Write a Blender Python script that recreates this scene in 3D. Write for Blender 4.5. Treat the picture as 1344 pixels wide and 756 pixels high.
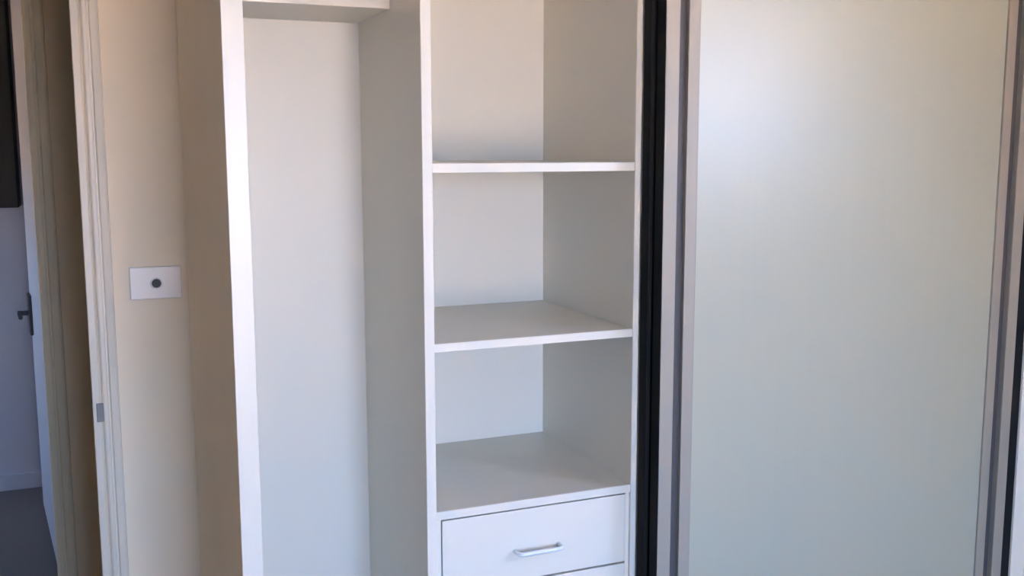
import bpy, bmesh, math, random
from mathutils import Vector, Matrix
random.seed(4)
S = bpy.context.scene
for o in list(bpy.data.objects):
    bpy.data.objects.remove(o, do_unlink=True)
C = S.collection

# ------------------------------------------------------------------ camera
EYE = 1.55
cam_d = bpy.data.cameras.new('camera'); cam_d.sensor_width = 36.0; cam_d.lens = 1334.24 / 1344 * 36.0
cam_d.clip_start = 0.05; cam_d.clip_end = 200
cam = bpy.data.objects.new('camera', cam_d); C.objects.link(cam)
yaw, pitch, roll = 0.3972, 0.1345, -0.0022
F = Vector((math.sin(yaw)*math.cos(pitch), math.cos(yaw)*math.cos(pitch), -math.sin(pitch)))
R = Vector((math.cos(yaw), -math.sin(yaw), 0)); U = R.cross(F)
R2 = math.cos(roll)*R + math.sin(roll)*U; U2 = R2.cross(F)
cam.matrix_world = Matrix(((R2.x, U2.x, -F.x, 0.0), (R2.y, U2.y, -F.y, -1.75), (R2.z, U2.z, -F.z, EYE), (0, 0, 0, 1)))
S.camera = cam

# ------------------------------------------------------------------ world, sun, exposure
W = bpy.data.worlds.new('sky'); S.world = W; W.use_nodes = True
nt = W.node_tree; bg = nt.nodes['Background']
tc = nt.nodes.new('ShaderNodeTexCoord'); sep = nt.nodes.new('ShaderNodeSeparateXYZ'); rp = nt.nodes.new('ShaderNodeValToRGB')
nt.links.new(tc.outputs['Generated'], sep.inputs[0]); nt.links.new(sep.outputs['Z'], rp.inputs[0]); nt.links.new(rp.outputs[0], bg.inputs[0])
rp.color_ramp.elements[0].position = 0.0; rp.color_ramp.elements[0].color = (0.49, 0.65, 1.0, 1)
rp.color_ramp.elements[1].position = 0.7; rp.color_ramp.elements[1].color = (0.25, 0.44, 1.0, 1)
bg.inputs[1].default_value = 24.0
sun_d = bpy.data.lights.new('sun_offscreen', 'SUN'); sun_d.energy = 84.0; sun_d.color = (1.0, 0.69, 0.34); sun_d.angle = 0.01
sun = bpy.data.objects.new('sun_offscreen', sun_d); C.objects.link(sun); sun.rotation_euler = (math.radians(-38), 0, 0)   # shines over the house onto the yard
# daylight portals in the two window openings
def portal(name, loc, rot, sx, sy):
    d = bpy.data.lights.new(name, 'AREA'); d.shape = 'RECTANGLE'; d.size = sx; d.size_y = sy; d.cycles.is_portal = True
    o = bpy.data.objects.new(name, d); C.objects.link(o); o.location = loc; o.rotation_euler = rot; return o
WX0, WX1, WZ0, WZ1, RY = 0.05, 1.06, 0.65, 1.98, -3.6       # bedroom window in the rear wall
portal('bedroom_window_offscreen', ((WX0+WX1)/2, RY-0.06, (WZ0+WZ1)/2), (math.pi/2, 0, 0), WX1-WX0, WZ1-WZ0)
SY0, SY1, SZ0, SZ1, RX = -1.85, -1.15, 1.50, 2.05, 2.03     # high side window in the right wall
portal('side_window_offscreen', (RX+0.06, (SY0+SY1)/2, (SZ0+SZ1)/2), (0, math.pi/2, 0), SZ1-SZ0, SY1-SY0)
portal('far_room_window_offscreen', (-2.46, 2.9, 1.225), (0, -math.pi/2, 0), 0.55, 0.6)
vs = S.view_settings; vs.view_transform = 'Standard'; vs.look = 'None'; vs.gamma = 1.0; vs.use_curve_mapping = False
vs.exposure = 0.98

# ------------------------------------------------------------------ materials
def mat(name, col, rough=0.5, spec=0.5, metal=0.0, noise=0.03, scale=6.0, stretch=(1, 1, 1), bump=0.0, bscale=60.0, coat=0.0):
    m = bpy.data.materials.new(name); m.use_nodes = True; t = m.node_tree; b = t.nodes['Principled BSDF']
    b.inputs['Roughness'].default_value = rough; b.inputs['Specular IOR Level'].default_value = spec; b.inputs['Metallic'].default_value = metal
    if coat: b.inputs['Coat Weight'].default_value = coat; b.inputs['Coat Roughness'].default_value = 0.38
    co = t.nodes.new('ShaderNodeTexCoord'); mp = t.nodes.new('ShaderNodeMapping'); mp.inputs['Scale'].default_value = stretch
    t.links.new(co.outputs['Object'], mp.inputs[0])
    n = t.nodes.new('ShaderNodeTexNoise'); n.inputs['Scale'].default_value = scale; n.inputs['Detail'].default_value = 4
    t.links.new(mp.outputs[0], n.inputs['Vector'])
    mx = t.nodes.new('ShaderNodeMix'); mx.data_type = 'RGBA'
    mx.inputs[6].default_value = tuple(max(0, c*(1-noise)) for c in col) + (1,)
    mx.inputs[7].default_value = tuple(min(1, c*(1+noise)) for c in col) + (1,)
    t.links.new(n.outputs['Fac'], mx.inputs[0]); t.links.new(mx.outputs[2], b.inputs['Base Color'])
    if bump:
        n2 = t.nodes.new('ShaderNodeTexNoise'); n2.inputs['Scale'].default_value = bscale; n2.inputs['Detail'].default_value = 3
        t.links.new(mp.outputs[0], n2.inputs['Vector'])
        bp = t.nodes.new('ShaderNodeBump'); bp.inputs['Strength'].default_value = bump; bp.inputs['Distance'].default_value = 0.002
        t.links.new(n2.outputs['Fac'], bp.inputs['Height']); t.links.new(bp.outputs[0], b.inputs['Normal'])
    return m
M = dict(
    melamine=mat('white_melamine', (0.73, 0.69, 0.60), 0.42, noise=0.012),
    edge=mat('white_edge_tape', (0.73, 0.69, 0.60), 0.35, noise=0.01),
    drawer=mat('white_drawer_front', (0.73, 0.69, 0.60), 0.35, noise=0.01),
    wall=mat('cream_wall_paint', (0.89, 0.765, 0.59), 0.75, 0.3, bump=0.05),
    wall_far=mat('blue_grey_wall_paint', (0.44, 0.425, 0.45), 0.75, 0.3, bump=0.05),
    wall_hall=mat('tan_hall_paint', (0.86, 0.70, 0.47), 0.75, 0.3, bump=0.05),
    ceil=mat('white_ceiling_paint', (0.74, 0.71, 0.65), 0.85, 0.2),
    trim=mat('cream_gloss_trim_paint', (0.76, 0.68, 0.56), 0.4),
    trim_tan=mat('cream_trim_paint', (0.80, 0.68, 0.46), 0.45),
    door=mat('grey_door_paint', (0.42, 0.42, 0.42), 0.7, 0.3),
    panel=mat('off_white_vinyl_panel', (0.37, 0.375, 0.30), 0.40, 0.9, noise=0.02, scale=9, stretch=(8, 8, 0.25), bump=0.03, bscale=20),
    alu=mat('satin_aluminium', (0.33, 0.30, 0.255), 0.55, 0.4, metal=0.2, noise=0.02, stretch=(20, 20, 0.5)),
    groove=mat('grey_gasket', (0.07, 0.066, 0.066), 0.6),
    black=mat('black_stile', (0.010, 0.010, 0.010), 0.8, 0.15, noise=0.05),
    gap_strip=mat('dark_gap_shade', (0.015, 0.015, 0.016), 0.9, 0.1),  # shade of the gap beside the white jamb, given as a dark colour
    plastic=mat('white_plastic', (0.82, 0.76, 0.71), 0.3, noise=0.01),
    dark=mat('dark_plastic', (0.012, 0.008, 0.008), 0.5),
    steel=mat('brushed_steel', (0.20, 0.185, 0.175), 0.45, metal=0.5),
    blackm=mat('black_metal', (0.02, 0.018, 0.017), 0.4, metal=0.3),
    pull=mat('satin_white_pull', (0.76, 0.78, 0.80), 0.3, metal=0.1, noise=0.01),
    carpet=mat('charcoal_carpet', (0.15, 0.137, 0.12), 0.95, 0.1, noise=0.25, scale=180, bump=0.4, bscale=250),
    cabinet=mat('dark_cabinet', (0.012, 0.011, 0.008), 0.7),
    paving=mat('sandy_paving', (0.62, 0.50, 0.34), 0.9, 0.2, noise=0.15, scale=2),
)
gm = bpy.data.materials.new('window_glass'); gm.use_nodes = True
gt = gm.node_tree; gt.nodes.remove(gt.nodes['Principled BSDF'])
gl = gt.nodes.new('ShaderNodeBsdfGlossy'); gl.inputs['Roughness'].default_value = 0.0
tr = gt.nodes.new('ShaderNodeBsdfTransparent'); ms = gt.nodes.new('ShaderNodeMixShader'); ms.inputs[0].default_value = 0.06
gt.links.new(tr.outputs[0], ms.inputs[1]); gt.links.new(gl.outputs[0], ms.inputs[2]); gt.links.new(ms.outputs[0], gt.nodes['Material Output'].inputs['Surface'])
M['glass'] = gm

# ------------------------------------------------------------------ helpers
def link(name, me, m, parent=None, loc=(0, 0, 0)):
    o = bpy.data.objects.new(name, me); C.objects.link(o); me.materials.append(M[m])
    if parent:
        o.parent = parent; o.location = Vector(loc) - base(parent)
    else:
        o.location = loc
    return o
def base(o):
    v = Vector(o.location)
    return v + base(o.parent) if o.parent else v
def add_box(bm, x0, x1, y0, y1, z0, z1):
    vs_ = [bm.verts.new(p) for p in ((x0,y0,z0),(x1,y0,z0),(x1,y1,z0),(x0,y1,z0),(x0,y0,z1),(x1,y0,z1),(x1,y1,z1),(x0,y1,z1))]
    for f in ((0,3,2,1),(4,5,6,7),(0,1,5,4),(1,2,6,5),(2,3,7,6),(3,0,4,7)): bm.faces.new([vs_[i] for i in f])
def boxes(name, bl, m, parent=None, bevel=0.0, seg=2):
    """one mesh object from boxes given in world coordinates; origin at the bottom centre"""
    bm = bmesh.new()
    for b in bl: add_box(bm, *b)
    if bevel: bmesh.ops.bevel(bm, geom=bm.edges[:], offset=bevel, segments=seg, affect='EDGES', profile=0.6)
    xs = [v.co for v in bm.verts]
    c = Vector(((min(v.x for v in xs)+max(v.x for v in xs))/2, (min(v.y for v in xs)+max(v.y for v in xs))/2, min(v.z for v in xs)))
    for v in bm.verts: v.co -= c
    bm.normal_update(); me = bpy.data.meshes.new(name); bm.to_mesh(me); bm.free()
    return link(name, me, m, parent, c)
def box(name, x0, x1, y0, y1, z0, z1, m, parent=None, bevel=0.0, seg=2):
    return boxes(name, [(x0, x1, y0, y1, z0, z1)], m, parent, bevel, seg)
def tube(name, pts, r, m, parent=None, n=12):
    """round bar swept through points (world coordinates)"""
    bm = bmesh.new(); P = [Vector(p) for p in pts]; rings = []
    for i, p in enumerate(P):
        t = (P[min(i+1, len(P)-1)] - P[max(i-1, 0)]).normalized()
        a = t.cross(Vector((0.123, 0.31, 0.94))).normalized(); b = t.cross(a)
        rings.append([bm.verts.new(p + r*(math.cos(2*math.pi*k/n)*a + math.sin(2*math.pi*k/n)*b)) for k in range(n)])
    for i in range(len(rings)-1):
        for k in range(n): bm.faces.new((rings[i][k], rings[i][(k+1) % n], rings[i+1][(k+1) % n], rings[i+1][k]))
    bm.faces.new(rings[0][::-1]); bm.faces.new(rings[-1])
    bmesh.ops.recalc_face_normals(bm, faces=bm.faces[:])
    for f in bm.faces: f.smooth = len(f.verts) == 4
    c = sum(P, Vector())/len(P)
    for v in bm.verts: v.co -= c
    me = bpy.data.meshes.new(name); bm.to_mesh(me); bm.free()
    return link(name, me, m, parent, c)
def thing(name, label, cat, loc, group=None):
    o = bpy.data.objects.new(name, None); C.objects.link(o); o.location = loc; o.empty_display_size = 0.1
    return tag(o, label, cat, group)
def tag(o, label, cat, group=None):
    o['label'] = label; o['category'] = cat
    if group: o['group'] = group
    return o
def struct(o, label=None, cat=None):
    o['kind'] = 'structure'
    if label: o['label'] = label
    if cat: o['category'] = cat
    return o

# ------------------------------------------------------------------ the setting
CH = 2.45
LX = -3.3
HALL = 2.10        # near face of the hall's opposite wall
FAR = 3.33         # far wall of the room beyond the hall
struct(box('floor', -3.6, 2.3, -3.8, 3.6, -0.1, 0.0, 'carpet'), 'charcoal carpet floor running through doorway into far room', 'floor')
struct(box('ceiling', -3.6, 2.3, -3.8, 3.6, CH, CH+0.1, 'ceil'), 'flat white plaster ceiling over bedroom and hall', 'ceiling')
# rear wall with the window opening, behind the camera
struct(boxes('wall_rear', [(LX-0.1, WX0, RY-0.12, RY, 0, CH), (WX1, RX+0.12, RY-0.12, RY, 0, CH), (WX0, WX1, RY-0.12, RY, 0, WZ0), (WX0, WX1, RY-0.12, RY, WZ1, CH)], 'wall'),
       'cream painted wall holding the bedroom window', 'wall')
w1 = bpy.data.objects.new('window_1', None); C.objects.link(w1); w1.location = ((WX0+WX1)/2, RY-0.06, WZ0)
struct(w1, 'wide bedroom window with slim aluminium frame', 'window')
fw = 0.035
boxes('window_frame', [(WX0, WX0+fw, RY-0.09, RY-0.04, WZ0, WZ1), (WX1-fw, WX1, RY-0.09, RY-0.04, WZ0, WZ1), (WX0+fw, WX1-fw, RY-0.09, RY-0.04, WZ0, WZ0+fw),
      (WX0+fw, WX1-fw, RY-0.09, RY-0.04, WZ1-fw, WZ1), ((WX0+WX1)/2-0.02, (WX0+WX1)/2+0.02, RY-0.09, RY-0.04, WZ0+fw, WZ1-fw)], 'alu', w1)
for a, b in ((WX0+fw, (WX0+WX1)/2-0.02), ((WX0+WX1)/2+0.02, WX1-fw)):
    box('pane', a, b, RY-0.067, RY-0.063, WZ0+fw, WZ1-fw, 'glass', w1)
box('window_sill', WX0-0.04, WX1+0.04, RY-0.04, RY+0.03, WZ0-0.025, WZ0, 'trim', w1, 0.004)
w3 = bpy.data.objects.new('window_3', None); C.objects.link(w3); w3.location = (RX+0.06, (SY0+SY1)/2, SZ0)
struct(w3, 'high side window with slim aluminium frame', 'window')
boxes('window_frame', [(RX+0.04, RX+0.09, SY0, SY0+fw, SZ0, SZ1), (RX+0.04, RX+0.09, SY1-fw, SY1, SZ0, SZ1), (RX+0.04, RX+0.09, SY0+fw, SY1-fw, SZ0, SZ0+fw),
      (RX+0.04, RX+0.09, SY0+fw, SY1-fw, SZ1-fw, SZ1)], 'alu', w3)
box('pane', RX+0.063, RX+0.067, SY0+fw, SY1-fw, SZ0+fw, SZ1-fw, 'glass', w3)
struct(box('wall_left', LX-0.12, LX, RY, 0.80, 0, CH, 'wall'), 'cream painted wall on the doorway side of bedroom', 'wall')
struct(boxes('wall_right', [(RX, RX+0.12, RY, SY0, 0, CH), (RX, RX+0.12, SY1, 0.90, 0, CH), (RX, RX+0.12, SY0, SY1, 0, SZ0), (RX, RX+0.12, SY0, SY1, SZ1, CH)], 'wall'), 'cream painted wall beyond the sliding doors', 'wall')
# wall with the switch and the doorway
DX0, DX1, DH = -0.86, -0.008, 2.06
struct(boxes('wall_switch', [(DX1+0.018, RX, 0.80, 0.90, 0, CH), (LX-0.12, DX0-0.026, 0.80, 0.90, 0, CH), (DX0-0.026, DX1+0.018, 0.80, 0.90, DH+0.026, CH)], 'wall'),
       'cream painted wall with doorway and switch plate', 'wall')
dr = bpy.data.objects.new('door_1', None); C.objects.link(dr); dr.location = ((DX0+DX1)/2, 0.85, 0)
struct(dr, 'open bedroom doorway with painted lining and architrave', 'doorway')
box('door_lining', DX1, DX1+0.018, 0.790, 0.91, 0, DH, 'trim', dr, 0.003)
box('door_lining', DX0-0.026, DX0, 0.790, 0.91, 0, DH, 'trim', dr, 0.003)
box('door_lining', DX0-0.026, DX1+0.018, 0.790, 0.91, DH, DH+0.026, 'trim', dr, 0.003)
def architrave(x0, x1, y, z1, parent, m, out=1):
    """moulded upright: flat back, two steps and a rounded outer bead; x0 is the opening side"""
    pr = [(0, 0), (0, 0.010), (0.12, 0.013), (0.30, 0.013), (0.36, 0.0105), (0.44, 0.0105), (0.52, 0.016), (0.85, 0.018), (0.97, 0.015), (1, 0.009), (1, 0)]
    bm = bmesh.new(); lo = []; hi = []
    for u, d in pr:
        x = x0 + (x1-x0)*u - (x0+x1)/2
        lo.append(bm.verts.new((x, -d, 0))); hi.append(bm.verts.new((x, -d, z1)))
    n = len(pr)
    for i in range(n): bm.faces.new((lo[i], lo[(i+1) % n], hi[(i+1) % n], hi[i]))
    bm.faces.new(lo); bm.faces.new(hi); bmesh.ops.recalc_face_normals(bm, faces=bm.faces[:])
    me = bpy.data.meshes.new('architrave'); bm.to_mesh(me); bm.free()
    return link('architrave', me, m, parent, ((x0+x1)/2, y, 0))
architrave(DX1+0.022, DX1+0.060, 0.80, DH+0.07, dr, 'trim')
architrave(DX0-0.031, DX0-0.074, 0.80, DH+0.07, dr, 'trim')
box('architrave', DX0-0.03, DX1+0.03, 0.784, 0.80, DH+0.031, DH+0.074, 'trim', dr, 0.003)
st = boxes('strike_plate', [(DX1-0.002, DX1, 0.800, 0.826, 0.908, 0.966), (DX1+0.008, DX1+0.0235, 0.7865, 0.7895, 0.915, 0.960)], 'steel', dr, 0.001, 1)
# hall's opposite wall with the second doorway
H0, H1, DH2 = -1.0, -0.160, 2.36
struct(boxes('wall_hall', [(H1+0.02, RX+0.12, HALL, HALL+0.1, 0, CH), (-2.5, H0-0.02, HALL, HALL+0.1, 0, CH), (H0-0.02, H1+0.02, HALL, HALL+0.1, DH2, CH)], 'wall_hall'),
       'tan painted hall wall seen through the bedroom doorway', 'wall')
struct(box('wall_hall_end', RX, RX+0.12, 0.90, HALL, 0, CH, 'wall_hall'), 'tan painted wall closing the hall', 'wall')
struct(box('wall_hall_start', -2.6, -2.5, 0.90, HALL+0.1, 0, CH, 'wall_hall'), 'tan painted wall closing the other end of hall', 'wall')
d2 = bpy.data.objects.new('door_2', None); C.objects.link(d2); d2.location = ((H0+H1)/2, HALL+0.05, 0)
struct(d2, 'far doorway across the hall with cream architrave', 'doorway')
box('door_lining', H1, H1+0.02, HALL-0.004, HALL+0.104, 0, DH2, 'trim_tan', d2, 0.002)
box('door_lining', H0-0.02, H0, HALL-0.004, HALL+0.104, 0, DH2, 'trim_tan', d2, 0.002)
architrave(H1+0.004, H1+0.066, HALL, DH2+0.05, d2, 'trim_tan')
architrave(H0-0.004, H0-0.066, HALL, DH2+0.05, d2, 'trim_tan')
box('architrave', H0, H1, HALL-0.014, HALL, DH2, DH2+0.05, 'trim_tan', d2, 0.002)
# room beyond
struct(box('wall_far', -2.6, 1.1, FAR, FAR+0.1, 0, CH, 'wall_far'), 'blue grey wall of the far room', 'wall')
struct(boxes('wall_far_left', [(-2.5, -2.4, HALL+0.1, 2.6, 0, CH), (-2.5, -2.4, 3.2, FAR, 0, CH), (-2.5, -2.4, 2.6, 3.2, 0, 0.95), (-2.5, -2.4, 2.6, 3.2, 1.5, CH)], 'wall_far'),
       'blue grey wall with small window in far room', 'wall')
struct(box('wall_far_right', 1.0, 1.1, HALL+0.1, FAR, 0, CH, 'wall_far'), 'blue grey wall at the closed side of far room', 'wall')
struct(box('baseboard_far', -2.4, 1.0, FAR-0.014, FAR, 0, 0.075, 'wall_far', None, 0.003), 'painted skirting along the far room wall', 'skirting')
struct(boxes('window_2', [(-2.48, -2.42, 2.6, 2.63, 0.95, 1.5), (-2.48, -2.42, 3.17, 3.2, 0.95, 1.5), (-2.48, -2.42, 2.63, 3.17, 0.95, 0.98), (-2.48, -2.42, 2.63, 3.17, 1.47, 1.5)], 'alu'),
       'small aluminium window frame in far room', 'window')
# yard outside the windows
struct(box('ground', -40, 40, -60, 40, -0.5, -0.4, 'paving'), 'sandy paved ground outside the house', 'ground')

# ------------------------------------------------------------------ built-in wardrobe
DEP = 0.4385
XL0, XL1, XD0, XD1, XT0, XT1 = 0.2207, 0.2561, 0.5606, 0.5795, 0.9956, 1.0135
wd = thing('wardrobe', 'open white built-in wardrobe with hanging bay, shelf tower and drawers', 'wardrobe', ((XL0+XT1)/2, DEP/2, 0))
TOP = 2.36
def board(name, x0, x1, y0, y1, z0, z1, edge):
    """white board whose room-side edge carries an edge tape of its own"""
    b = box(name, x0, x1, y0+0.002, y1, z0, z1, 'melamine', wd, 0.0005, 1)
    if edge: box('edge_tape', x0, x1, y0, y0+0.002, z0, z1, 'edge', b, 0.0006, 1)
    return b
struct(box('wall_nib', XL0, XL0+0.017, 0.002, 0.798, 0, CH, 'wall'), 'narrow cream wall return beside the wardrobe', 'wall')
board('end_panel', XL0+0.017, XL1, 0.0, 0.60, 0, TOP, False)
box('edge_strip', XL0, XL1, -0.002, 0.002, 0, TOP, 'edge', wd, 0.0006, 1)
board('divider', XD0, XD1, 0.0, DEP, 0, TOP, True)
board('side_panel', XT0, XT1, 0.0, DEP, 0, TOP, True)
box('back_panel', XL1, XD0, DEP-0.006, DEP, 0.0, TOP, 'melamine', wd)
box('back_panel', XD1, XT0, DEP-0.006, DEP, 0.0, TOP, 'melamine', wd)
board('top_shelf', XL1, XD0, 0.19, DEP-0.006, 1.820, 1.838, True)
box('top_panel', XL0, XT1, 0.0, DEP, TOP, TOP+0.018, 'melamine', wd)
for zt, zb in ((1.527, 1.510), (1.1966, 1.1805), (0.8744, 0.8580)):
    board('shelf', XD1, XT0, 0.002, DEP-0.006, zb, zt, True)
board('shelf', XD1, XT0, 0.002, DEP-0.006, 2.02, 2.037, True)
box('plinth', XD1, XT0, 0.03, 0.046, 0, 0.105, 'melamine', wd)
box('base_panel', XD1, XT0, 0.03, DEP-0.006, 0.105, 0.12, 'melamine', wd)
box('base_panel', XL1, XD0, 0.03, DEP-0.006, 0.0, 0.018, 'melamine', wd)
pitch_d = 0.147
box('filler_strip', XD1, XD1+0.0105, 0.007, 0.02, 0.12, 0.858, 'edge', wd)
box('filler_strip', XT0-0.0085, XT0, 0.007, 0.02, 0.12, 0.858, 'edge', wd)
for k in range(5):
    z1 = 0.8545 - k*pitch_d; z0 = z1 - pitch_d + 0.004
    x0, x1 = XD1+0.012, XT0-0.010
    d = boxes('drawer', [(x0+0.008, x0+0.02, 0.024, 0.40, z0+0.015, z1-0.02), (x1-0.02, x1-0.008, 0.024, 0.40, z0+0.015, z1-0.02),
                         (x0+0.02, x1-0.02, 0.39, 0.40, z0+0.015, z1-0.02), (x0+0.02, x1-0.02, 0.024, 0.39, z0+0.015, z0+0.021)], 'melamine', wd)
    box('drawer_front', x0, x1, 0.004, 0.024, z0, z1, 'drawer', d, 0.0015)
    cx = 0.788; zc = z1 - 0.082; h = 0.047
    # bow pull: bar with two short legs
    pts = [(cx-h, 0.0065, zc), (cx-h, -0.010, zc)]
    pts += [(cx-h+0.008*(1-math.cos(a)), -0.010-0.010*math.sin(a), zc) for a in (0.5, 1.0, 1.57)]
    pts += [(cx+h-0.008*(1-math.cos(a)), -0.010-0.010*math.sin(a), zc) for a in (1.57, 1.0, 0.5)]
    pts += [(cx+h, -0.010, zc), (cx+h, 0.0065, zc)]
    t = tube('handle', pts, 0.0042, 'pull', None)
    t.parent = d; t.location = Vector(t.location) - base(d)

# ------------------------------------------------------------------ sliding doors
def sliding_door(name, label, x0, x1, y0, y1, stile, lip):
    """frame of two stiles and two rails round a panel; y0 is the room side"""
    z0, z1 = 0.02, 2.33
    d = thing(name, label, 'sliding door', ((x0+x1)/2, (y0+y1)/2, z0), None)
    for s, xe in ((1, x0), (-1, x1)):
        def seg(a, b): return (min(xe+s*a, xe+s*b), max(xe+s*a, xe+s*b))
        a, b = seg(0, 0.030); c, e = seg(0.030, 0.052); g, i = seg(0.052, lip)
        stl = boxes('stile', [(a, b, y0, y1, z0, z1), (g, i, y0+0.004, y1-0.004, z0, z1)], stile, d, 0.002)
        if s == 1 and stile == 'alu': box('side_shade_strip', xe-0.0015, xe, y0+0.001, y1-0.001, z0, z1, 'black', stl)  # added black strip, darkens the lit side face of the silver stile
        box('gap_strip', c, e, y0+0.014, y1-0.008, z0, z1, 'groove' if stile == 'alu' else 'black', stl)
    box('panel', x0+lip, x1-lip, y0+0.009, y1-0.009, z0+0.03, z1-0.03, 'panel', d)
    for a, b in ((z0, z0+0.03), (z1-0.03, z1)):
        box('rail', x0+lip, x1-lip, y0+0.004, y1-0.004, a, b, stile, d, 0.002)
    return d
sliding_door('sliding_door_leaf', 'off-white panelled sliding door in a silver aluminium frame', 1.0155, 1.9607, -0.075, -0.045, 'alu', 0.078)
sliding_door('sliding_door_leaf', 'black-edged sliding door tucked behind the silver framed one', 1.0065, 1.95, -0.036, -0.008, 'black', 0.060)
for a, b, nm in ((0.0, 0.02, 'trim_1'), (2.33, 2.36, 'trim_2')):
    struct(box(nm, XT1+0.0, RX, -0.085, -0.003, a, b, 'alu'), 'aluminium sliding door track %s' % ('on the carpet' if a == 0 else 'under the wardrobe bulkhead'), 'track')
struct(box('trim_3', 1.986, RX, -0.080, 0.05, 0.02, 2.33, 'edge', None, 0.002), 'white jamb upright beside the silver framed sliding door', 'jamb')
struct(box('trim_4', 1.9612, 1.986, -0.074, -0.02, 0.02, 2.33, 'gap_strip'), 'dark strip painting the shaded gap between sliding door and white jamb', 'gap shade')  # dark fill painted in place of shade between door and jamb
struct(box('wall_bulkhead', XL0, RX, -0.10, 0.80, 2.378, CH, 'wall'), 'cream bulkhead above the wardrobe', 'wall')

# ------------------------------------------------------------------ small things
sp = thing('switch_plate', 'white rectangular switch plate with dark round button on cream wall', 'switch', (0.1468, 0.80, 1.2005))
px0, px1, pz0, pz1 = 0.0884, 0.2053, 1.2005, 1.2785
box('plate', px0, px1, 0.7905, 0.80, pz0, pz1, 'plastic', sp, 0.003, 3)
def disc(name, cx, cz, y0, y1, r, m, parent, n=24):
    bm = bmesh.new()
    bmesh.ops.create_cone(bm, cap_ends=True, segments=n, radius1=r, radius2=r*0.9, depth=abs(y1-y0), matrix=Matrix.Rotation(math.pi/2, 4, 'X'))
    me = bpy.data.meshes.new(name); bm.to_mesh(me); bm.free()
    return link(name, me, m, parent, (cx, (y0+y1)/2, cz))
disc('surround', 0.1479, 1.2385, 0.7880, 0.7905, 0.0140, 'plastic', sp)
disc('button', 0.1479, 1.2385, 0.7845, 0.7880, 0.0108, 'dark', sp)

# open white door in the far room, hinged beside the far doorway
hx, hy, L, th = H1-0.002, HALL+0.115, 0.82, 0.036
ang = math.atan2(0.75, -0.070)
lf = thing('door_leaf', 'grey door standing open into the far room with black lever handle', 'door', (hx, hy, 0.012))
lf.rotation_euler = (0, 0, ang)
def lbox(name, bl, m, parent, bevel=0.0):
    bm = bmesh.new()
    for b in bl: add_box(bm, *b)
    if bevel: bmesh.ops.bevel(bm, geom=bm.edges[:], offset=bevel, segments=2, affect='EDGES')
    me = bpy.data.meshes.new(name); bm.to_mesh(me); bm.free(); me.materials.append(M[m])
    o = bpy.data.objects.new(name, me); C.objects.link(o); o.parent = parent; return o
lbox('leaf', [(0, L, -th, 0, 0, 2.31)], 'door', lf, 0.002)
hz = 0.86
hdl = lbox('handle', [(L-0.150, L-0.035, 0.0, 0.012, hz-0.085, hz+0.085), (L-0.068, L-0.052, 0.010, 0.050, hz-0.010, hz+0.010), (L-0.17, L-0.052, 0.038, 0.054, hz-0.011, hz+0.011)], 'blackm', lf, 0.003)
lbox('latch_plate', [(L, L+0.002, -th+0.006, -0.006, hz-0.08, hz+0.08)], 'steel', lf)

cb = thing('tall_cabinet', 'dark tall wall cabinet hung on the far room wall', 'cabinet', (-0.55, FAR-0.10, 1.31))
box('body', -0.80, -0.262, FAR-0.20, FAR-0.002, 1.31, 2.25, 'cabinet', cb, 0.003)
for a, b in ((-0.798, -0.552), (-0.548, -0.264)):
    dd = box('cabinet_door', a, b, FAR-0.218, FAR-0.201, 1.313, 2.247, 'cabinet', cb, 0.002)
